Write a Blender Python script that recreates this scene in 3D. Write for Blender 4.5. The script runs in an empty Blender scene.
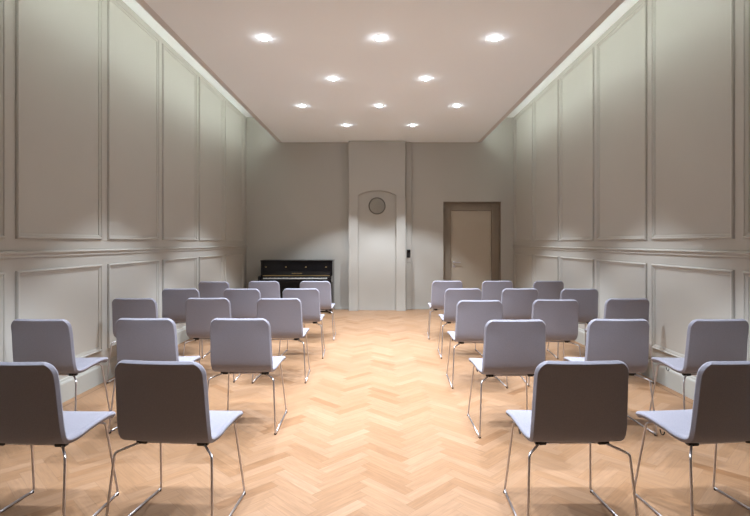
import bpy, bmesh, math, random
from mathutils import Vector, Matrix
R = math.radians
PI = math.pi
random.seed(7)
SC = bpy.context.scene
COL = SC.collection

# ------------------------------------------------------------------ dimensions
CAM_H = 1.322
XL, XR = -2.634, 2.654          # side walls
YB, YF = 9.90, -0.9             # far wall, wall behind the camera
ZC, ZT = 3.30, 3.80             # suspended ceiling, slab above it
RL, RR = -2.0, 2.01             # edges of the suspended ceiling

# ------------------------------------------------------------------ materials
def new_mat(name):
    m = bpy.data.materials.new(name); m.use_nodes = True
    nt = m.node_tree; b = nt.nodes['Principled BSDF']
    return m, nt, b

def noise_mat(name, col, rough=0.6, metal=0.0, var=0.04, scale=8.0, bump=0.0, bscale=200.0, spec=0.5, coat=0.0):
    m, nt, b = new_mat(name)
    N, L = nt.nodes, nt.links
    tc = N.new('ShaderNodeTexCoord')
    nz = N.new('ShaderNodeTexNoise'); nz.inputs['Scale'].default_value = scale; nz.inputs['Detail'].default_value = 4
    L.new(tc.outputs['Object'], nz.inputs['Vector'])
    rp = N.new('ShaderNodeValToRGB')
    rp.color_ramp.elements[0].position = 0.3; rp.color_ramp.elements[1].position = 0.7
    rp.color_ramp.elements[0].color = tuple(c * (1 - var) for c in col) + (1,)
    rp.color_ramp.elements[1].color = tuple(min(1, c * (1 + var)) for c in col) + (1,)
    L.new(nz.outputs['Fac'], rp.inputs['Fac']); L.new(rp.outputs['Color'], b.inputs['Base Color'])
    b.inputs['Roughness'].default_value = rough; b.inputs['Metallic'].default_value = metal
    b.inputs['Specular IOR Level'].default_value = spec
    b.inputs['Coat Weight'].default_value = coat; b.inputs['Coat Roughness'].default_value = 0.05
    if bump > 0:
        n2 = N.new('ShaderNodeTexNoise'); n2.inputs['Scale'].default_value = bscale; n2.inputs['Detail'].default_value = 2
        L.new(tc.outputs['Object'], n2.inputs['Vector'])
        bp = N.new('ShaderNodeBump'); bp.inputs['Strength'].default_value = bump; bp.inputs['Distance'].default_value = 0.002
        L.new(n2.outputs['Fac'], bp.inputs['Height']); L.new(bp.outputs['Normal'], b.inputs['Normal'])
    return m

def fabric_mat(name, col):
    m, nt, b = new_mat(name)
    N, L = nt.nodes, nt.links
    tc = N.new('ShaderNodeTexCoord')
    w1 = N.new('ShaderNodeTexWave'); w1.bands_direction = 'X'; w1.inputs['Scale'].default_value = 160
    w2 = N.new('ShaderNodeTexWave'); w2.bands_direction = 'Z'; w2.inputs['Scale'].default_value = 160
    mx = N.new('ShaderNodeMath'); mx.operation = 'ADD'
    for w in (w1, w2): L.new(tc.outputs['Object'], w.inputs['Vector'])
    L.new(w1.outputs['Fac'], mx.inputs[0]); L.new(w2.outputs['Fac'], mx.inputs[1])
    nz = N.new('ShaderNodeTexNoise'); nz.inputs['Scale'].default_value = 240; nz.inputs['Detail'].default_value = 3
    L.new(tc.outputs['Object'], nz.inputs['Vector'])
    rp = N.new('ShaderNodeValToRGB')
    rp.color_ramp.elements[0].position = 0.3; rp.color_ramp.elements[1].position = 0.7
    rp.color_ramp.elements[0].color = tuple(c * 0.93 for c in col) + (1,)
    rp.color_ramp.elements[1].color = tuple(c * 1.07 for c in col) + (1,)
    L.new(nz.outputs['Fac'], rp.inputs['Fac']); L.new(rp.outputs['Color'], b.inputs['Base Color'])
    bp = N.new('ShaderNodeBump'); bp.inputs['Strength'].default_value = 0.15; bp.inputs['Distance'].default_value = 0.001
    L.new(mx.outputs[0], bp.inputs['Height']); L.new(bp.outputs['Normal'], b.inputs['Normal'])
    b.inputs['Roughness'].default_value = 0.9; b.inputs['Specular IOR Level'].default_value = 0.15
    b.inputs['Sheen Weight'].default_value = 0.15; b.inputs['Sheen Roughness'].default_value = 0.5
    return m

PLANK_L, PLANK_W = 0.345, 0.069
def parquet_mat():
    m, nt, b = new_mat('oak_parquet')
    N, L = nt.nodes, nt.links
    at = N.new('ShaderNodeAttribute'); at.attribute_name = 'tone'
    uv = N.new('ShaderNodeUVMap'); uv.uv_map = 'plank_uv'
    sep = N.new('ShaderNodeSeparateXYZ'); L.new(uv.outputs['UV'], sep.inputs[0])
    # grain: noise stretched along the plank, moved by each plank's own tone
    mul = N.new('ShaderNodeMath'); mul.operation = 'MULTIPLY'; mul.inputs[1].default_value = 61.0
    L.new(at.outputs['Fac'], mul.inputs[0])
    cmb = N.new('ShaderNodeCombineXYZ')
    sx = N.new('ShaderNodeMath'); sx.operation = 'MULTIPLY'; sx.inputs[1].default_value = 3.0
    sy = N.new('ShaderNodeMath'); sy.operation = 'MULTIPLY'; sy.inputs[1].default_value = 34.0
    L.new(sep.outputs['X'], sx.inputs[0]); L.new(sep.outputs['Y'], sy.inputs[0])
    L.new(sx.outputs[0], cmb.inputs[0]); L.new(sy.outputs[0], cmb.inputs[1]); L.new(mul.outputs[0], cmb.inputs[2])
    nz = N.new('ShaderNodeTexNoise'); nz.inputs['Scale'].default_value = 2.2; nz.inputs['Detail'].default_value = 6
    nz.inputs['Distortion'].default_value = 0.6
    L.new(cmb.outputs[0], nz.inputs['Vector'])
    rp = N.new('ShaderNodeValToRGB')
    cr = rp.color_ramp
    cr.elements[0].position = 0.0; cr.elements[0].color = OAK[0] + (1,)
    cr.elements[1].position = 1.0; cr.elements[1].color = OAK[2] + (1,)
    e = cr.elements.new(0.35); e.color = OAK[1] + (1,)
    L.new(at.outputs['Fac'], rp.inputs['Fac'])
    gr = N.new('ShaderNodeMapRange'); gr.inputs['From Min'].default_value = 0.3; gr.inputs['From Max'].default_value = 0.7
    gr.inputs['To Min'].default_value = 0.86; gr.inputs['To Max'].default_value = 1.1
    L.new(nz.outputs['Fac'], gr.inputs['Value'])
    # seams between the planks
    d1 = N.new('ShaderNodeMath'); d1.operation = 'SUBTRACT'; d1.inputs[0].default_value = PLANK_W
    L.new(sep.outputs['Y'], d1.inputs[1])
    mn = N.new('ShaderNodeMath'); mn.operation = 'MINIMUM'; L.new(sep.outputs['Y'], mn.inputs[0]); L.new(d1.outputs[0], mn.inputs[1])
    d2 = N.new('ShaderNodeMath'); d2.operation = 'SUBTRACT'; d2.inputs[0].default_value = PLANK_L
    L.new(sep.outputs['X'], d2.inputs[1])
    mn2 = N.new('ShaderNodeMath'); mn2.operation = 'MINIMUM'; L.new(sep.outputs['X'], mn2.inputs[0]); L.new(d2.outputs[0], mn2.inputs[1])
    mn3 = N.new('ShaderNodeMath'); mn3.operation = 'MINIMUM'; L.new(mn.outputs[0], mn3.inputs[0]); L.new(mn2.outputs[0], mn3.inputs[1])
    sm = N.new('ShaderNodeMapRange'); sm.inputs['From Min'].default_value = 0.0; sm.inputs['From Max'].default_value = 0.0014
    sm.inputs['To Min'].default_value = 0.68; sm.inputs['To Max'].default_value = 1.0
    L.new(mn3.outputs[0], sm.inputs['Value'])
    f = N.new('ShaderNodeMath'); f.operation = 'MULTIPLY'; L.new(gr.outputs[0], f.inputs[0]); L.new(sm.outputs[0], f.inputs[1])
    mxc = N.new('ShaderNodeVectorMath'); mxc.operation = 'SCALE'
    L.new(rp.outputs['Color'], mxc.inputs[0]); L.new(f.outputs[0], mxc.inputs['Scale'])
    L.new(mxc.outputs[0], b.inputs['Base Color'])
    rr = N.new('ShaderNodeMapRange'); rr.inputs['To Min'].default_value = 0.34; rr.inputs['To Max'].default_value = 0.48
    L.new(nz.outputs['Fac'], rr.inputs['Value']); L.new(rr.outputs[0], b.inputs['Roughness'])
    b.inputs['Specular IOR Level'].default_value = 0.25
    return m

def emit_mat(name, col, strength):
    m, nt, b = new_mat(name)
    b.inputs['Base Color'].default_value = (0.8, 0.8, 0.8, 1)
    b.inputs['Emission Color'].default_value = col + (1,)
    b.inputs['Emission Strength'].default_value = strength
    return m

OAK = ((0.225, 0.113, 0.052), (0.285, 0.161, 0.085), (0.342, 0.208, 0.124))
LAMP = (0.90, 0.985, 1.10)
M = dict(
    wall=noise_mat('grey_wall_paint', (0.440, 0.425, 0.385), 0.55, var=0.015, scale=1.5, bump=0.05, bscale=120),
    trim=noise_mat('grey_trim_paint', (0.440, 0.425, 0.385), 0.45, var=0.01, scale=2),
    back=noise_mat('far_wall_paint', (0.440, 0.425, 0.385), 0.55, var=0.015, scale=1.5, bump=0.05, bscale=120),
    ceil=noise_mat('white_ceiling_paint', (0.905, 0.965, 0.995), 0.8, var=0.01, scale=1.0),
    edge=noise_mat('grey_edge_profile', (0.66, 0.65, 0.64), 0.5, var=0.02, scale=3),
    base=noise_mat('baseboard_paint', (0.42, 0.42, 0.385), 0.4, var=0.015, scale=3),
    oak=None,
    dark=noise_mat('dark_inlay_wood', (0.09, 0.045, 0.02), 0.5, var=0.2, scale=30),
    fabric=fabric_mat('lavender_wool', (0.262, 0.257, 0.300)),
    chrome=noise_mat('satin_chrome', (0.60, 0.58, 0.61), 0.36, 1.0, var=0.03, scale=60),
    black=noise_mat('black_plastic', (0.012, 0.011, 0.011), 0.45, var=0.2, scale=80),
    lacquer=noise_mat('black_piano_lacquer', (0.006, 0.005, 0.005), 0.2, var=0.2, scale=6, spec=0.3),
    brass=noise_mat('brass', (0.62, 0.44, 0.18), 0.3, 1.0, var=0.06, scale=60),
    ivory=noise_mat('white_keys', (0.62, 0.60, 0.55), 0.35, var=0.03, scale=50),
    doorleaf=noise_mat('taupe_door_paint', (0.43, 0.375, 0.30), 0.5, var=0.02, scale=3),
    doorframe=noise_mat('brown_frame_paint', (0.225, 0.185, 0.14), 0.5, var=0.03, scale=6),
    ventrim=noise_mat('dark_vent_rim', (0.17, 0.16, 0.14), 0.6, 0.0, var=0.05, scale=40),
    vent=noise_mat('grey_vent_metal', (0.385, 0.37, 0.325), 0.6, 0.0, var=0.05, scale=40),
    plate=noise_mat('white_switch_plastic', (0.50, 0.49, 0.46), 0.4, var=0.02, scale=40),
    ring=noise_mat('white_lamp_ring', (0.8, 0.8, 0.8), 0.4, var=0.01, scale=40),
    front_shade=noise_mat('painted_front_shade', (0.02, 0.018, 0.016), 0.8, var=0.1, scale=3),  # near-black tone stands in for the unlit room behind the camera
    lens=emit_mat('lit_lamp_lens', (0.93, 0.98, 1.05), 95.0),
    led=emit_mat('lit_led_strip', (0.93, 1.0, 0.92), 16.0),
)
M['oak'] = parquet_mat()

# ------------------------------------------------------------------ helpers
def obj(name, bm, mat, parent=None, smooth=False, auto=None):
    me = bpy.data.meshes.new(name)
    bmesh.ops.recalc_face_normals(bm, faces=bm.faces[:])
    bm.to_mesh(me); bm.free()
    me.materials.append(mat)
    if smooth or auto:
        for p in me.polygons: p.use_smooth = True
        if auto: me.set_sharp_from_angle(angle=R(auto))
    o = bpy.data.objects.new(name, me); COL.objects.link(o)
    if parent: o.parent = parent
    return o

def tag(o, label=None, cat=None, group=None, kind=None):
    if label: o['label'] = label
    if cat: o['category'] = cat
    if group: o['group'] = group
    if kind: o['kind'] = kind
    return o

def thing(name, label, cat, loc=(0, 0, 0), rz=0, group=None):
    o = bpy.data.objects.new(name, None); COL.objects.link(o)
    o.empty_display_size = 0.1
    o.location = loc; o.rotation_euler = (0, 0, rz)
    return tag(o, label, cat, group)

def box(bm, x0, x1, y0, y1, z0, z1, bev=0.0, seg=2):
    r = bmesh.ops.create_cube(bm, size=1.0, matrix=Matrix.Translation(((x0 + x1) / 2, (y0 + y1) / 2, (z0 + z1) / 2)) @
                              Matrix.Diagonal((abs(x1 - x0), abs(y1 - y0), abs(z1 - z0), 1)))
    if bev > 0:
        es = list({e for v in r['verts'] for e in v.link_edges})
        bmesh.ops.bevel(bm, geom=es, offset=bev, segments=seg, profile=0.5, affect='EDGES')
    return bm

def B(*a, **k): return box(bmesh.new(), *a, **k)

def tube(bm, pts, r, n=10, caps=True):
    """a round rod swept along a polyline (parallel transport)"""
    pts = [Vector(p) for p in pts]
    tan = []
    for i in range(len(pts)):
        a = pts[max(i - 1, 0)]; b = pts[min(i + 1, len(pts) - 1)]
        tan.append((b - a).normalized())
    ref = Vector((0, 0, 1)) if abs(tan[0].z) < 0.9 else Vector((1, 0, 0))
    nrm = tan[0].cross(ref).normalized()
    rings = []
    for i, p in enumerate(pts):
        if i:
            ax = tan[i - 1].cross(tan[i])
            if ax.length > 1e-7:
                nrm = Matrix.Rotation(tan[i - 1].angle(tan[i]), 3, ax.normalized()) @ nrm
        nrm = (nrm - tan[i] * nrm.dot(tan[i])).normalized()
        bn = tan[i].cross(nrm)
        rings.append([bm.verts.new(p + (nrm * math.cos(2 * PI * k / n) + bn * math.sin(2 * PI * k / n)) * r) for k in range(n)])
    for i in range(len(rings) - 1):
        for k in range(n):
            bm.faces.new((rings[i][k], rings[i][(k + 1) % n], rings[i + 1][(k + 1) % n], rings[i + 1][k]))
    if caps:
        bm.faces.new(rings[0][::-1]); bm.faces.new(rings[-1])
    return bm

def fillet(pts, rad, n=6):
    """round the inner corners of a polyline"""
    pts = [Vector(p) for p in pts]
    out = [pts[0]]
    for i in range(1, len(pts) - 1):
        a, b, c = pts[i - 1], pts[i], pts[i + 1]
        u, v = (a - b).normalized(), (c - b).normalized()
        ang = u.angle(v)
        t = min(rad / math.tan(ang / 2), (a - b).length * .48, (c - b).length * .48)
        p0, p1 = b + u * t, b + v * t
        for k in range(n + 1):
            s = k / n
            out.append(p0 * (1 - s) ** 2 + b * 2 * s * (1 - s) + p1 * s ** 2)
    out.append(pts[-1])
    return out

def lathe(bm, prof, n=32, mat=Matrix.Identity(4)):
    """prof: (radius, height) pairs around local Z"""
    rings = []
    for r, z in prof:
        if r < 1e-6: rings.append([bm.verts.new(mat @ Vector((0, 0, z)))])
        else: rings.append([bm.verts.new(mat @ Vector((r * math.cos(2 * PI * k / n), r * math.sin(2 * PI * k / n), z))) for k in range(n)])
    for a, b in zip(rings, rings[1:]):
        for k in range(n):
            k2 = (k + 1) % n
            if len(a) == 1 and len(b) == 1: continue
            if len(a) == 1: bm.faces.new((a[0], b[k2], b[k]))
            elif len(b) == 1: bm.faces.new((a[k], a[k2], b[0]))
            else: bm.faces.new((a[k], a[k2], b[k2], b[k]))
    return bm

def prism(bm, poly, axis, a0, a1):
    """poly of 2-D points extruded along an axis: 'x' takes (y,z), 'y' takes (x,z)"""
    def P(p, a):
        return (a, p[0], p[1]) if axis == 'x' else (p[0], a, p[1])
    lo = [bm.verts.new(P(p, a0)) for p in poly]; hi = [bm.verts.new(P(p, a1)) for p in poly]
    bm.faces.new(lo); bm.faces.new(hi[::-1])
    for i in range(len(poly)):
        j = (i + 1) % len(poly)
        bm.faces.new((lo[i], hi[i], hi[j], lo[j]))
    return bm

# ------------------------------------------------------------------ camera
cam = bpy.data.cameras.new('camera'); co = bpy.data.objects.new('camera', cam); COL.objects.link(co)
co.location = (0, 0, CAM_H); co.rotation_euler = (R(90), 0, 0)
cam.sensor_width = 36; cam.lens = 24.0
cam.shift_x = -4.5 / 750; cam.shift_y = -15.5 / 750
cam.clip_start = 0.05
SC.camera = co

# ------------------------------------------------------------------ floor
def clip_poly(poly, axis, lim, sign):
    out = []
    for i in range(len(poly)):
        a, b = poly[i], poly[(i + 1) % len(poly)]
        da, db = (a[axis] - lim) * sign, (b[axis] - lim) * sign
        if da <= 0: out.append(a)
        if (da < 0 < db) or (db < 0 < da):
            t = da / (da - db)
            out.append(tuple(a[k] + (b[k] - a[k]) * t for k in range(4)))
    return out

def build_floor():
    bm = bmesh.new()
    uvl = bm.loops.layers.uv.new('plank_uv'); tl = bm.faces.layers.float.new('tone')
    def face(poly, tone, z=0.0):
        vs = [bm.verts.new((p[0], p[1], z)) for p in poly]
        f = bm.faces.new(vs)
        for l, p in zip(f.loops, poly): l[uvl].uv = (p[2], p[3])
        f[tl] = tone
        if f.normal.z < 0: pass
        return f
    bw = 0.095
    x0, x1, y0, y1 = XL + bw, XR - bw, YF + bw, YB - bw
    n = 5; W = PLANK_W; c = math.sqrt(.5)
    ox, oy = -0.306, 3.35
    rng = random.Random(3)
    rngN = 150
    def put(u0, v0, horiz):
        q = [(0, 0), (PLANK_L, 0), (PLANK_L, W), (0, W)]
        poly = []
        for l, w in q:
            u, v = (u0 + l, v0 + w) if horiz else (u0 + w, v0 + l)
            poly.append(((u - v) * c + ox, (u + v) * c + oy, l, w))
        cx = sum(p[0] for p in poly) / 4; cy = sum(p[1] for p in poly) / 4
        if not (x0 - .4 < cx < x1 + .4 and y0 - .4 < cy < y1 + .4): return
        for ax, lim, s in ((0, x0, -1), (0, x1, 1), (1, y0, -1), (1, y1, 1)):
            poly = clip_poly(poly, ax, lim, s)
            if len(poly) < 3: return
        face(poly, min(1, max(0, rng.gauss(.55, .18))))
    for a in range(-rngN, rngN):
        for b in range(-rngN, rngN):
            t = (a - b) % (2 * n)
            if t == 0: put(a * W, b * W, True)
            elif t == 2 * n - 1: put(a * W, b * W, False)
    # straight border boards along the walls
    def strip(ax0, ax1, ay0, ay1, along):
        L = 1.2
        lo, hi = (ax0, ax1) if along == 'x' else (ay0, ay1)
        p = lo
        while p < hi - 1e-6:
            q = min(hi, p + L)
            pts = [(p, ay0), (q, ay0), (q, ay1), (p, ay1)] if along == 'x' else [(ax0, p), (ax1, p), (ax1, q), (ax0, q)]
            uv = [(.1, .01), (.3, .01), (.3, .06), (.1, .06)]
            face([pt + w for pt, w in zip(pts, uv)], rng.uniform(.25, .55))
            p = q
    g = 0.007
    strip(XL, x0 - g, YF, YB, 'y'); strip(x1 + g, XR, YF, YB, 'y')
    strip(x0 - g, x1 + g, y1 + g, YB, 'x'); strip(x0 - g, x1 + g, YF, y0 - g, 'x')
    o = obj('floor', bm, M['oak'])
    for p in o.data.polygons:
        if p.normal.z < 0: p.flip()
    tag(o, 'pale oak herringbone parquet floor with a plain border along the walls', kind='structure')
    bm = bmesh.new()
    box(bm, x0 - g, x0, y0 - g, y1 + g, -.006, 0.0); box(bm, x1, x1 + g, y0 - g, y1 + g, -.006, 0)
    box(bm, x0, x1, y1, y1 + g, -.006, 0); box(bm, x0, x1, y0 - g, y0, -.006, 0)
    obj('inlay_line', bm, M['dark'], o)
    obj('subfloor', B(XL - .2, XR + .2, YF - .2, YB + .8, -.12, -.012), M['dark'], o)
    return o
build_floor()

# ------------------------------------------------------------------ walls
def frame_molding(bm, y0, y1, z0, z1, X, sgn):
    prof = [(0, 0), (0, .012), (.004, .019), (.011, .022), (.018, .019), (.021, .012), (.030, .011), (.038, .007), (.043, .006), (.043, 0)]
    loops = []
    for u, h in prof:
        x = X + sgn * h
        loops.append([bm.verts.new(p) for p in ((x, y0 + u, z0 + u), (x, y1 - u, z0 + u), (x, y1 - u, z1 - u), (x, y0 + u, z1 - u))])
    for a, b in zip(loops, loops[1:]):
        for k in range(4):
            bm.faces.new((a[k], a[(k + 1) % 4], b[(k + 1) % 4], b[k]))
    return bm

def rail(bm, X, sgn, y0, y1, prof):
    poly = [(X + sgn * h, z) for h, z in prof]
    lo = [bm.verts.new((x, y0, z)) for x, z in poly]; hi = [bm.verts.new((x, y1, z)) for x, z in poly]
    bm.faces.new(lo); bm.faces.new(hi[::-1])
    for i in range(len(poly)):
        j = (i + 1) % len(poly)
        bm.faces.new((lo[i], hi[i], hi[j], lo[j]))
    return bm

RAIL = [(0, 1.205), (.010, 1.207), (.014, 1.216), (.010, 1.224), (.012, 1.232), (.024, 1.238), (.030, 1.246), (.026, 1.254), (.012, 1.258), (0, 1.259)]
BASE = [(0, 0), (.022, 0), (.022, .150), (.018, .162), (.012, .168), (.008, .185), (0, .188)]
def side_wall(side, X, sgn, start, length, count):
    w = obj('wall_' + side, B(min(X, X - sgn * .2), max(X, X - sgn * .2), YF, YB, 0, ZT), M['wall'])
    tag(w, 'grey panelled wall on the %s with raised moulding frames' % side, kind='structure')
    for k in range(count):
        y0 = start + k * 1.222
        y1 = min(y0 + length, YB - .12)
        obj('panel_molding', frame_molding(bmesh.new(), y0, y1, 1.350, 3.735, X, sgn), M['trim'], w)
        obj('panel_molding', frame_molding(bmesh.new(), y0, y1, .298, 1.115, X, sgn), M['trim'], w)
    obj('chair_rail', rail(bmesh.new(), X, sgn, YF, YB, RAIL), M['trim'], w)
    b = obj('baseboard_' + side, rail(bmesh.new(), X, sgn, YF, YB, BASE), M['base'])
    tag(b, 'tall grey baseboard along the %s wall' % side, kind='structure')
side_wall('left', XL, 1, 3.615 - 5 * 1.222, 1.11, 10)
side_wall('right', XR, -1, 3.735 - 5 * 1.222, 1.12, 10)

# far wall, with a deep door opening
DX0, DX1, DZ = 1.262, 2.405, 2.132
bm = bmesh.new()
box(bm, XL - .2, DX0, YB, YB + .5, 0, ZT); box(bm, DX1, XR + .2, YB, YB + .5, 0, ZT); box(bm, DX0, DX1, YB, YB + .5, DZ, ZT)
wb = tag(obj('wall_back', bm, M['back']), 'plain grey far wall behind the piano and the door', kind='structure')
bm = B(XL - .2, XR + .2, YF - .2, YF, 0, ZT)  # unseen wall, set near and dark to cut bounce onto the front chair backs
tag(obj('wall_front', bm, M['front_shade']), 'unseen wall behind the camera, darkened to keep bounced light off the chairs', kind='structure')
bm = bmesh.new()
for a, b in ((XL + .02, -2.26), (-.88, -.60), (.64, DX0 - .01), (DX1 + .01, XR - .02)): box(bm, a, b, YB - .012, YB, 0, .03)
tag(obj('baseboard_back', bm, M['base']), 'low strip along the foot of the far wall', kind='structure')

# ------------------------------------------------------------------ door
REC = .12
d = bpy.data.objects.new('door_1', None); COL.objects.link(d); d.location = ((DX0 + DX1) / 2, YB + REC, 0)
tag(d, 'taupe door in a deep brown recess right of the chimney breast', kind='structure')
hw = (DX1 - DX0) / 2
bm = bmesh.new()     # lining of the recess
box(bm, -hw, -hw + .012, -REC + .004, .05, 0, DZ - .001); box(bm, hw - .012, hw, -REC + .004, .05, 0, DZ - .001)
box(bm, -hw + .012, hw - .012, -REC + .004, .05, DZ - .013, DZ - .001)
obj('reveal_lining', bm, M['doorframe'], d)
fw = .155
bm = bmesh.new()
box(bm, -hw + .012, -hw + .012 + fw, -.03, .05, 0, DZ - .013, .004); box(bm, hw - .012 - fw, hw - .012, -.03, .05, 0, DZ - .013, .004)
box(bm, -hw + .012 + fw, hw - .012 - fw, -.03, .05, DZ - .013 - fw, DZ - .013, .004)
obj('door_frame', bm, M['doorframe'], d)
obj('door_leaf', B(-hw + .015 + fw, hw - .015 - fw, 0, .045, .006, DZ - .016 - fw, .003), M['doorleaf'], d)
hx = -hw + .015 + fw + .06; hz = .925
bm = bmesh.new()
lathe(bm, [(0, 0), (.026, 0), (.026, .008), (.02, .012), (0, .012)], 20, Matrix.Translation((hx, 0, hz)) @ Matrix.Rotation(R(90), 4, 'X'))
tube(bm, fillet([(hx, -.005, hz), (hx, -.055, hz), (hx + .125, -.055, hz)], .015), .009)
h = obj('door_handle', bm, M['chrome'], d, auto=40); h['label'] = 'chrome lever handle'
bm = bmesh.new()
lathe(bm, [(0, 0), (.024, 0), (.024, .008), (.012, .012), (0, .012)], 20, Matrix.Translation((hx, 0, hz - .085)) @ Matrix.Rotation(R(90), 4, 'X'))
obj('keyhole_plate', bm, M['chrome'], d, auto=40)

# ------------------------------------------------------------------ chimney breast with an arched niche
BX0, BX1, BY, NB = -.596, .502, 9.70, 9.76
bm = bmesh.new()
nx0, nx1, zs, za = -.418, .320, 2.235, 2.340
arch = [(nx0, 0)]
cxm = (nx0 + nx1) / 2; hwid = (nx1 - nx0) / 2; rise = za - zs; rad = (hwid ** 2 + rise ** 2) / (2 * rise)
a0 = math.asin(hwid / rad)
for k in range(17):
    a = -a0 + 2 * a0 * k / 16
    arch.append((cxm + rad * math.sin(a), za - rad + rad * math.cos(a)))
arch.append((nx1, 0))
zt = ZC - .006
outer = [(BX1, 0), (BX1, zt), (BX0, zt), (BX0, 0)]
fr = [bm.verts.new((x, BY, z)) for x, z in arch + outer]
bm.faces.new(fr)
na = len(arch)
nb = [bm.verts.new((x, NB, z)) for x, z in arch]
bm.faces.new(nb)
for i in range(na - 1): bm.faces.new((fr[i], fr[i + 1], nb[i + 1], nb[i]))
ob = [bm.verts.new((x, YB, z)) for x, z in outer]
for i in range(3): bm.faces.new((fr[na + i], fr[na + i + 1], ob[i + 1], ob[i]))
cb = obj('chimney_breast', bm, M['back'])
tag(cb, 'grey chimney breast with a shallow arched niche in the far wall', kind='structure')
obj('pilaster_strip', B(nx1 + .004, BX1 + .004, BY - .028, BY, 0, 2.167, .003), M['back'], cb)
tr = tag(obj('trim_1', B(.516, .626, YB - .07, YB, 0, ZC - .006, .006), M['back']), 'narrow grey pipe casing right of the chimney breast', kind='structure')

# round vent in the niche
v = thing('wall_vent', 'round grey louvred vent high in the arched niche', 'vent', (-.047, NB, 2.036))
rot = Matrix.Rotation(R(90), 4, 'X')
obj('vent_rim', lathe(bmesh.new(), [(.150, 0), (.166, 0), (.168, .018), (.160, .026), (.150, .024), (.146, .012), (.150, 0)], 40, rot), M['ventrim'], v, auto=40)
obj('vent_disc', lathe(bmesh.new(), [(0, .002), (.147, .002), (.147, .010), (0, .012)], 40, rot), M['vent'], v, auto=40)
bm = bmesh.new()
for k in range(-6, 7):
    z = k * .021; w = math.sqrt(max(.0, .142 ** 2 - z * z))
    prism(bm, [(-.012, z - .008), (-.022, z - .006), (-.012, z + .006)], 'x', -w, w)
obj('vent_louvres', bm, M['vent'], v)

# controls on the pipe casing
cy = YB - .07
t = thing('wall_controller', 'small black control box on the pipe casing beside the chimney breast', 'control box', (.571, cy, 1.105))
obj('housing', B(-.036, .036, -.028, 0, -.078, .078, .004), M['black'], t)
obj('display', B(-.026, .026, -.030, -.028, .02, .06), M['lacquer'], t)
obj('button', B(-.012, .012, -.032, -.028, -.05, -.03, .001), M['black'], t)
t = thing('wall_switch', 'white switch plate just below the black control box', 'switch', (.580, cy, .975))
obj('plate', B(-.034, .034, -.009, 0, -.04, .04, .003), M['plate'], t)
obj('rocker', B(-.018, .018, -.014, -.009, -.022, .022, .002), M['plate'], t)

# ------------------------------------------------------------------ ceiling
ce = obj('ceiling', B(RL + .075, RR - .075, YF, YB - .012, ZC, ZC + .10), M['ceil'])
tag(ce, 'white suspended ceiling with round downlights', kind='structure')
for i, (a, b) in enumerate(((RL, RL + .075), (RR - .075, RR))):
    bm = B(a, b, YF, YB - .012, ZC + .004, ZC + .10, .002)
    tag(obj('trim_%d' % (i + 2), bm, M['edge']), 'grey edge profile along the %s side of the white ceiling' % ('left', 'right')[i], kind='structure')
tag(obj('ceiling.001', B(XL - .2, XR + .2, YF - .2, YB + .5, ZT, ZT + .2), M['ceil']), 'white slab above the lit gaps beside the suspended ceiling', kind='structure')
# light strips along both edges of the suspended ceiling, facing the walls
for i, (x, s) in enumerate(((RL, -1), (RR, 1))):
    t = thing('light_strip', 'light strip behind the %s edge of the white ceiling washing the %s wall' % (('left',) * 2, ('right',) * 2)[i],
              'light strip', (x - (-1, 1)[i] * .03, 5.3, ZC + .10), 0, None)
    obj('channel', B(*sorted((0, -s * .03)), -3.9, 4.4, 0, .060), M['edge'], t)
    bm = bmesh.new()
    for k in range(8):
        y0 = -3.88 + k * 1.034
        box(bm, *sorted((s * .001, s * .006)), y0, y0 + 1.02, .004, .056)
    e = obj('diffuser', bm, M['led'], t); e['label'] = 'glowing white diffuser'

# ------------------------------------------------------------------ downlights
LSP = 1.115
rows = [(8.42, 2, 'farthest'), (7.22, 3, 'third'), (6.03, 2, 'second'), (4.836, 3, 'nearest visible'), (3.64, 2, None), (2.45, 3, None)]
def make_downlight():
    t = thing('downlight', 'x', 'downlight', (0, 0, ZC))
    obj('trim_ring', lathe(bmesh.new(), [(.034, 0), (.050, 0), (.050, -.002), (.046, -.004), (.040, -.004), (.034, -.002), (.034, 0)], 28), M['ring'], t, auto=40)
    obj('lens', lathe(bmesh.new(), [(.0375, -.001), (.037, -.007), (.031, -.014), (.018, -.019), (0, -.021)], 28), M['lens'], t, smooth=True)
    return t
def place(root, loc, rz=0, deep=True):
    r = root.copy(); COL.objects.link(r); r.location = loc; r.rotation_euler = (0, 0, rz)
    for ch in root.children:
        c = ch.copy(); COL.objects.link(c); c.parent = r
        for g in ch.children:
            e = g.copy(); COL.objects.link(e); e.parent = c
    return r
SPOT_W = 232.0
ld = bpy.data.lights.new('downlight_beam', 'SPOT')
ld.energy = SPOT_W; ld.spot_size = R(86); ld.spot_blend = 0.32; ld.shadow_soft_size = 0.022; ld.color = LAMP
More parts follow.
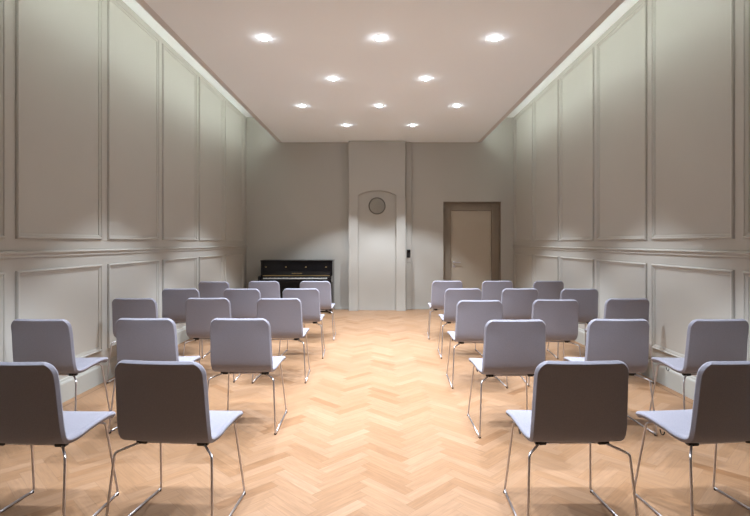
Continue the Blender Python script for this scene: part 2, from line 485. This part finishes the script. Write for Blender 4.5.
# beam photometry: a wide-flood reflector, stronger towards the edge of its cone than straight down
ld.use_nodes = True
nt = ld.node_tree; em = nt.nodes['Emission']
tc = nt.nodes.new('ShaderNodeTexCoord'); sp = nt.nodes.new('ShaderNodeSeparateXYZ'); ab = nt.nodes.new('ShaderNodeMath'); ab.operation = 'ABSOLUTE'
mr = nt.nodes.new('ShaderNodeMapRange'); mr.inputs['From Min'].default_value = 0.74; mr.inputs['From Max'].default_value = 1.0
mr.inputs['To Min'].default_value = 1.45; mr.inputs['To Max'].default_value = 0.80
nt.links.new(tc.outputs['Normal'], sp.inputs[0]); nt.links.new(sp.outputs['Z'], ab.inputs[0])
nt.links.new(ab.outputs[0], mr.inputs['Value']); nt.links.new(mr.outputs[0], em.inputs['Strength'])
proto = make_downlight(); first = True
for y, n, nm in rows:
    xs = [-LSP, 0, LSP] if n == 3 else [-LSP / 2, LSP / 2]
    for x, sd in zip(xs, ('left', 'centre', 'right') if n == 3 else ('left', 'right')):
        if first: t = proto; first = False; t.location = (x, y, ZC)
        else: t = place(proto, (x, y, ZC))
        if nm:
            t['label'] = '%s round ceiling downlight of the %s row of %s' % (sd, nm, 'three' if n == 3 else 'two')
            t['group'] = 'lit ceiling downlights'
        else:
            t['label'] = 'round ceiling downlight nearer than the top edge of the picture'
            t['group'] = 'downlights beyond the top edge of the picture'
        lo = bpy.data.objects.new('downlight_beam', ld); COL.objects.link(lo)
        lo.location = (x, y, ZC - .026)

# ------------------------------------------------------------------ chairs
TH = .0150      # half thickness of the upholstered shell
RIM, CHM = .018, .009      # how far in from the outline the padding rounds off, in front and behind
def chair_shell():
    prof = [(-.230, .800), (-.218, .720), (-.205, .630), (-.192, .545), (-.180, .482), (-.164, .442), (-.131, .420), (-.085, .415),
            (0, .4215), (.09, .4285), (.17, .4285), (.215, .4205), (.242, .405)]
    P = [Vector((0, y, z)) for y, z in prof]
    # Catmull-Rom through the profile, then even sampling
    dense = []
    for i in range(len(P) - 1):
        p0, p1, p2, p3 = P[max(i - 1, 0)], P[i], P[i + 1], P[min(i + 2, len(P) - 1)]
        for k in range(20):
            t = k / 20
            dense.append(.5 * ((2 * p1) + (p2 - p0) * t + (2 * p0 - 5 * p1 + 4 * p2 - p3) * t * t + (3 * p1 - p0 - 3 * p2 + p3) * t ** 3))
    dense.append(P[-1])
    ln = [0]
    for a, b in zip(dense, dense[1:]): ln.append(ln[-1] + (b - a).length)
    S = ln[-1]
    def at(s):
        s = min(max(s, 0), S)
        for i in range(len(ln) - 1):
            if ln[i + 1] >= s:
                f = (s - ln[i]) / (ln[i + 1] - ln[i]); p = dense[i].lerp(dense[i + 1], f)
                return p, (dense[i + 1] - dense[i]).normalized()
    ends = [0, .0015, .004, .0075, .0095, .011, .0135, .017, .022, .030, .041, .053, .066]
    mid = [.066 + (S - .132) * k / 28 for k in range(1, 28)]
    ss = ends + mid + [S - e for e in reversed(ends)]
    bm = bmesh.new(); rings = []; zsplit = None
    NX = 12
    for i, s in enumerate(ss):
        p, tn = at(s)
        nr = Vector((0, -tn.z, tn.y))            # towards the sitter
        if nr.y < 0 and nr.z < 0: nr = -nr
        e0, e1 = s, S - s
        u = s / S
        half = .2095 + .0105 * min(1, u / .45) + .016 * max(0, (u - .45) / .55)
        rt, rf = .062, .070
        if e0 < rt: half -= rt - math.sqrt(max(0, rt * rt - (rt - e0) ** 2))
        if e1 < rf: half -= rf - math.sqrt(max(0, rf * rf - (rf - e1) ** 2))
        # the shell waists a little where the back turns into the seat
        half -= .010 * math.exp(-((s - .412) / .045) ** 2)
        e = min(e0, e1); hf = hb = TH
        if e < RIM: hf = max(.0006, TH * math.sqrt(max(0, 1 - (1 - e / RIM) ** 2)))
        if e < CHM: hb = max(.0006, TH * e / CHM)
        bend = .026 * max(0, 1 - s / .48) * min(1, (.5 + s / .2)) + .010 * min(1, max(0, (s - .43) / .1)) * (1 if e1 > .1 else e1 / .1)
        ring = []
        def put(x, off):
            ring.append(bm.verts.new(Vector((x, p.y, p.z)) + nr * (off + bend * (x / .22) ** 2)))
        ra, rb = RIM * hf / TH, CHM * hb / TH
        wf, wb = half - ra, half - rb
        def spread(w):
            q = [-w, -w + .003] + [(-w + .008) + (2 * w - .016) * k / 10 for k in range(11)] + [w - .003, w]
            return q
        for x in spread(wf): put(x, hf)
        for k in range(1, 6):
            a = PI / 2 - PI / 2 * k / 6; put(wf + ra * math.cos(a), hf * math.sin(a))
        for k in (0, .12, .5, .88): put(half - rb * k, -hb * k)
        for x in reversed(spread(wb)): put(x, -hb)
        for k in (.88, .5, .12, 0): put(-half + rb * k, -hb * k)
        for k in range(5, 0, -1):
            a = PI / 2 - PI / 2 * k / 6; put(-wf - ra * math.cos(a), hf * math.sin(a))
        rings.append(ring)
    n = len(rings[0]); faces = []
    split = next(i for i, s in enumerate(ss) if s > .398)
    for i in range(len(rings) - 1):
        for k in range(n):
            faces.append((bm.faces.new((rings[i][k], rings[i][(k + 1) % n], rings[i + 1][(k + 1) % n], rings[i + 1][k])), i < split))
    faces.append((bm.faces.new(rings[0][::-1]), True)); faces.append((bm.faces.new(rings[-1]), False))
    bmesh.ops.recalc_face_normals(bm, faces=bm.faces[:])
    bm.normal_update(); bm.verts.index_update()
    out = []
    for isback in (True, False):
        vmap = {}; co_ = []; no_ = []; fs = []
        for f, b in faces:
            if b != isback: continue
            idx = []
            for vv in f.verts:
                if vv.index not in vmap:
                    vmap[vv.index] = len(co_); co_.append(vv.co.copy()); no_.append(vv.normal.copy())
                idx.append(vmap[vv.index])
            fs.append(idx)
        me = bpy.data.meshes.new('backrest' if isback else 'seat')
        me.from_pydata(co_, [], fs); me.materials.append(M['fabric'])
        for pl in me.polygons: pl.use_smooth = True
        me.normals_split_custom_set_from_vertices(no_)
        out.append(me)
    bm.free()
    return out

ROD = .0058
def make_chair():
    t = thing('conference_chair', 'x', 'chair', (0, 0, 0))
    for me in chair_shell():
        o = bpy.data.objects.new(me.name, me); COL.objects.link(o); o.parent = t
    zf = ROD + .003
    zc, zg = .3870, .4065
    for s in (-1, 1):
        rear = fillet([(s * .2485, -.190, zf), (s * .250, -.226, zf), (s * .227, -.180, .370), (s * .150, -.090, zc), (s * .11, -.088, zc)], .022, 7)
        front = fillet([(s * .2315, .190, zf), (s * .229, .226, zf), (s * .199, .163, .397), (s * .150, .128, zg), (s * .11, .127, zg)], .022, 7)
        obj('rear_leg', tube(bmesh.new(), rear, ROD), M['chrome'], t, smooth=True)
        obj('front_leg', tube(bmesh.new(), front, ROD), M['chrome'], t, smooth=True)
        obj('floor_runner', tube(bmesh.new(), [(s * .2485, -.190, zf), (s * .240, 0, zf), (s * .2315, .190, zf)], ROD), M['chrome'], t, smooth=True)
        for y, w in ((-.215, .2475), (.215, .2305)):
            bm = lathe(bmesh.new(), [(0, 0), (.0075, 0), (.0085, .004), (.0085, .010), (.006, .013), (0, .013)], 12, Matrix.Translation((s * w, y, 0)))
            obj('glide', bm, M['black'], t, smooth=True)
        for y, zc_ in ((-.09, zc), (.128, zg)):
            bm = bmesh.new(); box(bm, s * .147 - .026, s * .147 + .026, y - .016, y + .016, zc_ - .007, zc_ + .013, .006)
            obj('mount_pad', bm, M['black'], t, auto=40)
    obj('cross_rod', tube(bmesh.new(), [(-.112, -.088, zc), (.112, -.088, zc)], ROD), M['chrome'], t, smooth=True)
    obj('cross_rod', tube(bmesh.new(), [(-.112, .127, zg), (.112, .127, zg)], ROD), M['chrome'], t, smooth=True)
    pts = [(-.205 - .0 + .0, .035 + .016 * math.cos(a), .404 - .020 * math.sin(a)) for a in [PI * k / 10 for k in range(11)]]
    hk = obj('linking_hook', tube(bmesh.new(), pts, .0028, 8), M['black'], t, smooth=True); hk['label'] = 'small black wire hook'
    return t

chair = make_chair()
# (x of the back in the picture plane, distance of the back, turn in degrees)
W_, Md, Ai = 'wall', 'middle', 'aisle'
chairs = [
    ('L', 1, Md, -1.625, 2.176, -3.0),
    ('L', 1, Ai, -0.978, 2.192, -5.0),
    ('L', 2, W_, -2.318, 3.396, -2.0),
    ('L', 2, Md, -1.622, 3.438, -1.5),
    ('L', 2, Ai, -0.966, 3.433, -1.5),
    ('L', 3, W_, -2.309, 4.680, 0.5),
    ('L', 3, Md, -1.623, 4.704, 1.0),
    ('L', 3, Ai, -0.944, 4.680, 0.5),
    ('L', 4, W_, -2.266, 5.671, 2.0),
    ('L', 4, Md, -1.563, 5.649, -1.0),
    ('L', 4, Ai, -0.894, 5.674, 1.0),
    ('L', 5, W_, -2.231, 6.700, -1.5),
    ('L', 5, Md, -1.566, 6.752, 1.5),
    ('L', 5, Ai, -0.872, 6.753, -1.0),
    ('R', 1, Ai, 0.900, 2.192, 1.0),
    ('R', 1, Md, 1.615, 2.196, 6.5),
    ('R', 2, Ai, 0.926, 3.372, 2.5),
    ('R', 2, Md, 1.640, 3.403, -1.0),
    ('R', 2, W_, 2.323, 3.396, 2.0),
    ('R', 3, Ai, 0.910, 4.514, 1.5),
    ('R', 3, Md, 1.619, 4.571, -1.0),
    ('R', 3, W_, 2.325, 4.662, 1.0),
    ('R', 4, Ai, 0.954, 5.675, 0.5),
    ('R', 4, Md, 1.602, 5.673, 1.5),
    ('R', 4, W_, 2.270, 5.647, -2.0),
    ('R', 5, Ai, 0.925, 6.808, -0.5),
    ('R', 5, Md, 1.612, 6.807, 1.0),
    ('R', 5, W_, 2.311, 6.807, 1.0),
]
rown = {1: 'nearest row', 2: 'second row', 3: 'third row', 4: 'fourth row', 5: 'farthest row'}
def chair_label(bank, row, seat):
    side = 'left' if bank == 'L' else 'right'
    if row == 1:
        return ('large dark-backed chair cut off by the %s edge of the picture' % side if seat == Md else
                'large dark-backed foreground chair with pale seat, nearest row, %s of the aisle' % side)
    if row == 5 and seat == Ai:
        return ('lavender chair at the aisle end of the farthest row, before the piano' if bank == 'L' else
                'lavender chair at the aisle end of the farthest row, before the door')
    where = {W_: 'beside the %s wall' % side, Md: 'middle seat %s of the aisle' % side, Ai: 'at the aisle end, %s side' % side}[seat]
    return 'lavender upholstered sled-leg chair in the %s, %s' % (rown[row], where)
first = True
for bank, row, seat, bx, bd, yaw in chairs:
    a = R(yaw)
    loc = (bx - .235 * math.sin(a), bd + .235 * math.cos(a), 0)
    if first: c = chair; first = False; c.location = loc; c.rotation_euler = (0, 0, a)
    else: c = place(chair, loc, a)
    c['label'] = chair_label(bank, row, seat)
    c['group'] = 'lavender chairs in rows %s of the aisle' % ('left' if bank == 'L' else 'right')

# ------------------------------------------------------------------ piano
def make_piano():
    x0, x1 = -2.250, -.892; W = x1 - x0
    t = thing('upright_piano', 'black lacquered upright piano with open keyboard lid against the far wall', 'piano', ((x0 + x1) / 2, 9.50, 0))
    h = W / 2
    side = [(.365, .012), (.365, .960), (-.02, .960), (-.02, .700), (-.235, .692), (-.258, .675), (-.258, .605), (-.235, .585), (-.02, .575), (-.02, .10), (-.12, .085), (-.12, .012)]
    for s in (-1, 1):
        bm = prism(bmesh.new(), side, 'x', s * h, s * (h - .045))
        bmesh.ops.bevel(bm, geom=bm.edges[:], offset=.003, segments=2, profile=.5, affect='EDGES')
        obj('case_side', bm, M['lacquer'], t)
    obj('lid', B(-h - .006, h + .006, -.035, .368, .961, .986, .005), M['lacquer'], t)
    i = h - .046
    up = obj('upper_panel', B(-i, i, -.006, .015, .775, .960, .003), M['lacquer'], t)
    for x in (-2.156, -1.776, -1.397, -1.016):
        bm = B(x - t.location.x - .016, x - t.location.x + .016, -.011, -.006, .851, .862, .002)
        obj('hinge', bm, M['brass'], up)
    fb = obj('fallboard', prism(bmesh.new(), [(-.045, .690), (-.022, .690), (.0, .772), (-.012, .774)], 'x', -i, i), M['lacquer'], t)
    # maker's mark: a row of small gold strokes, too small to read in the photograph
    bm = bmesh.new(); x = -1.655 - t.location.x
    for k in range(9):
        w = (.016, .012, .018, .013, .015, .012, .017, .013, .015)[k]
        y = -.0335 - .0005
        for q in ((0, .004), (w - .004, w)):
            prism(bm, [(-.0395, .729), (-.0372, .729), (-.0345, .744), (-.0368, .744)], 'x', x + q[0], x + q[1])
        prism(bm, [(-.0384, .735), (-.0362, .735), (-.0357, .739), (-.0377, .739)], 'x', x, x + w)
        x += w + .007
    obj('maker_mark', bm, M['brass'], fb)
    st = obj('hinge_strip', B(-i, i, -.052, -.030, .690, .702, .001), M['brass'], t); st['label'] = 'long brass strip'
    obj('key_back_rail', B(-i, i, -.050, -.035, .640, .690), M['black'], t)
    kw = (2 * i - .07) / 52; k0 = -i + .035
    bm = bmesh.new()
    for k in range(52): box(bm, k0 + k * kw + .0006, k0 + (k + 1) * kw - .0006, -.205, -.051, .636, .657)
    obj('white_keys', bm, M['ivory'], t)
    bm = bmesh.new()
    for k in range(51):
        if k % 7 in (1, 4): continue
        x = k0 + (k + 1) * kw
        box(bm, x - .0055, x + .0055, -.145, -.051, .655, .667, .001, 1)
    obj('black_keys', bm, M['lacquer'], t)
    bm = bmesh.new()
    box(bm, -i, -i + .034, -.215, -.051, .60, .668, .003); box(bm, i - .034, i, -.215, -.051, .60, .668, .003)
    obj('key_block', bm, M['lacquer'], t)
    obj('key_slip', B(-i, i, -.232, -.207, .590, .645, .003), M['lacquer'], t)
    obj('keybed', B(-i, i, -.230, .0, .575, .600, .003), M['lacquer'], t)
    obj('lower_panel', B(-i, i, -.012, .012, .105, .574, .003), M['lacquer'], t)
    obj('plinth', B(-i, i, -.016, .02, .012, .102, .003), M['lacquer'], t)
    for s in (-1, 1):
        lg = obj('leg', prism(bmesh.new(), [(-.215, .584), (-.145, .580), (-.115, .085), (-.185, .085)], 'x', s * (h - .004), s * (h - .042)), M['lacquer'], t)
        obj('foot', B(*sorted((s * h, s * (h - .05))), -.240, -.005, .014, .084, .006), M['lacquer'], lg)
        obj('caster', lathe(bmesh.new(), [(0, 0), (.013, 0), (.016, .007), (.013, .013), (0, .013)], 14, Matrix.Translation((s * (h - .025), -.20, 0))), M['brass'], lg, smooth=True)
    for x in (-.09, 0, .09):
        obj('pedal', prism(bmesh.new(), [(-.016, .045), (-.016, .055), (-.10, .050), (-.12, .040), (-.10, .040)], 'x', x - .014, x + .014), M['brass'], t)
    obj('back_frame', B(-i, i, .34, .362, .03, .955), M['black'], t)
    return t
make_piano()

# ------------------------------------------------------------------ world and colour
w = bpy.data.worlds.new('dark_surroundings'); w.use_nodes = True
w.node_tree.nodes['Background'].inputs['Color'].default_value = (0.02, 0.02, 0.02, 1)
SC.world = w
vs = SC.view_settings
vs.view_transform = 'Standard'; vs.look = 'None'; vs.gamma = 1.0; vs.use_curve_mapping = False
vs.exposure = 0.15
cy_ = SC.cycles
cy_.max_bounces = 10; cy_.diffuse_bounces = 6; cy_.glossy_bounces = 4
cy_.use_denoising = True
cy_.sample_clamp_indirect = 8.0
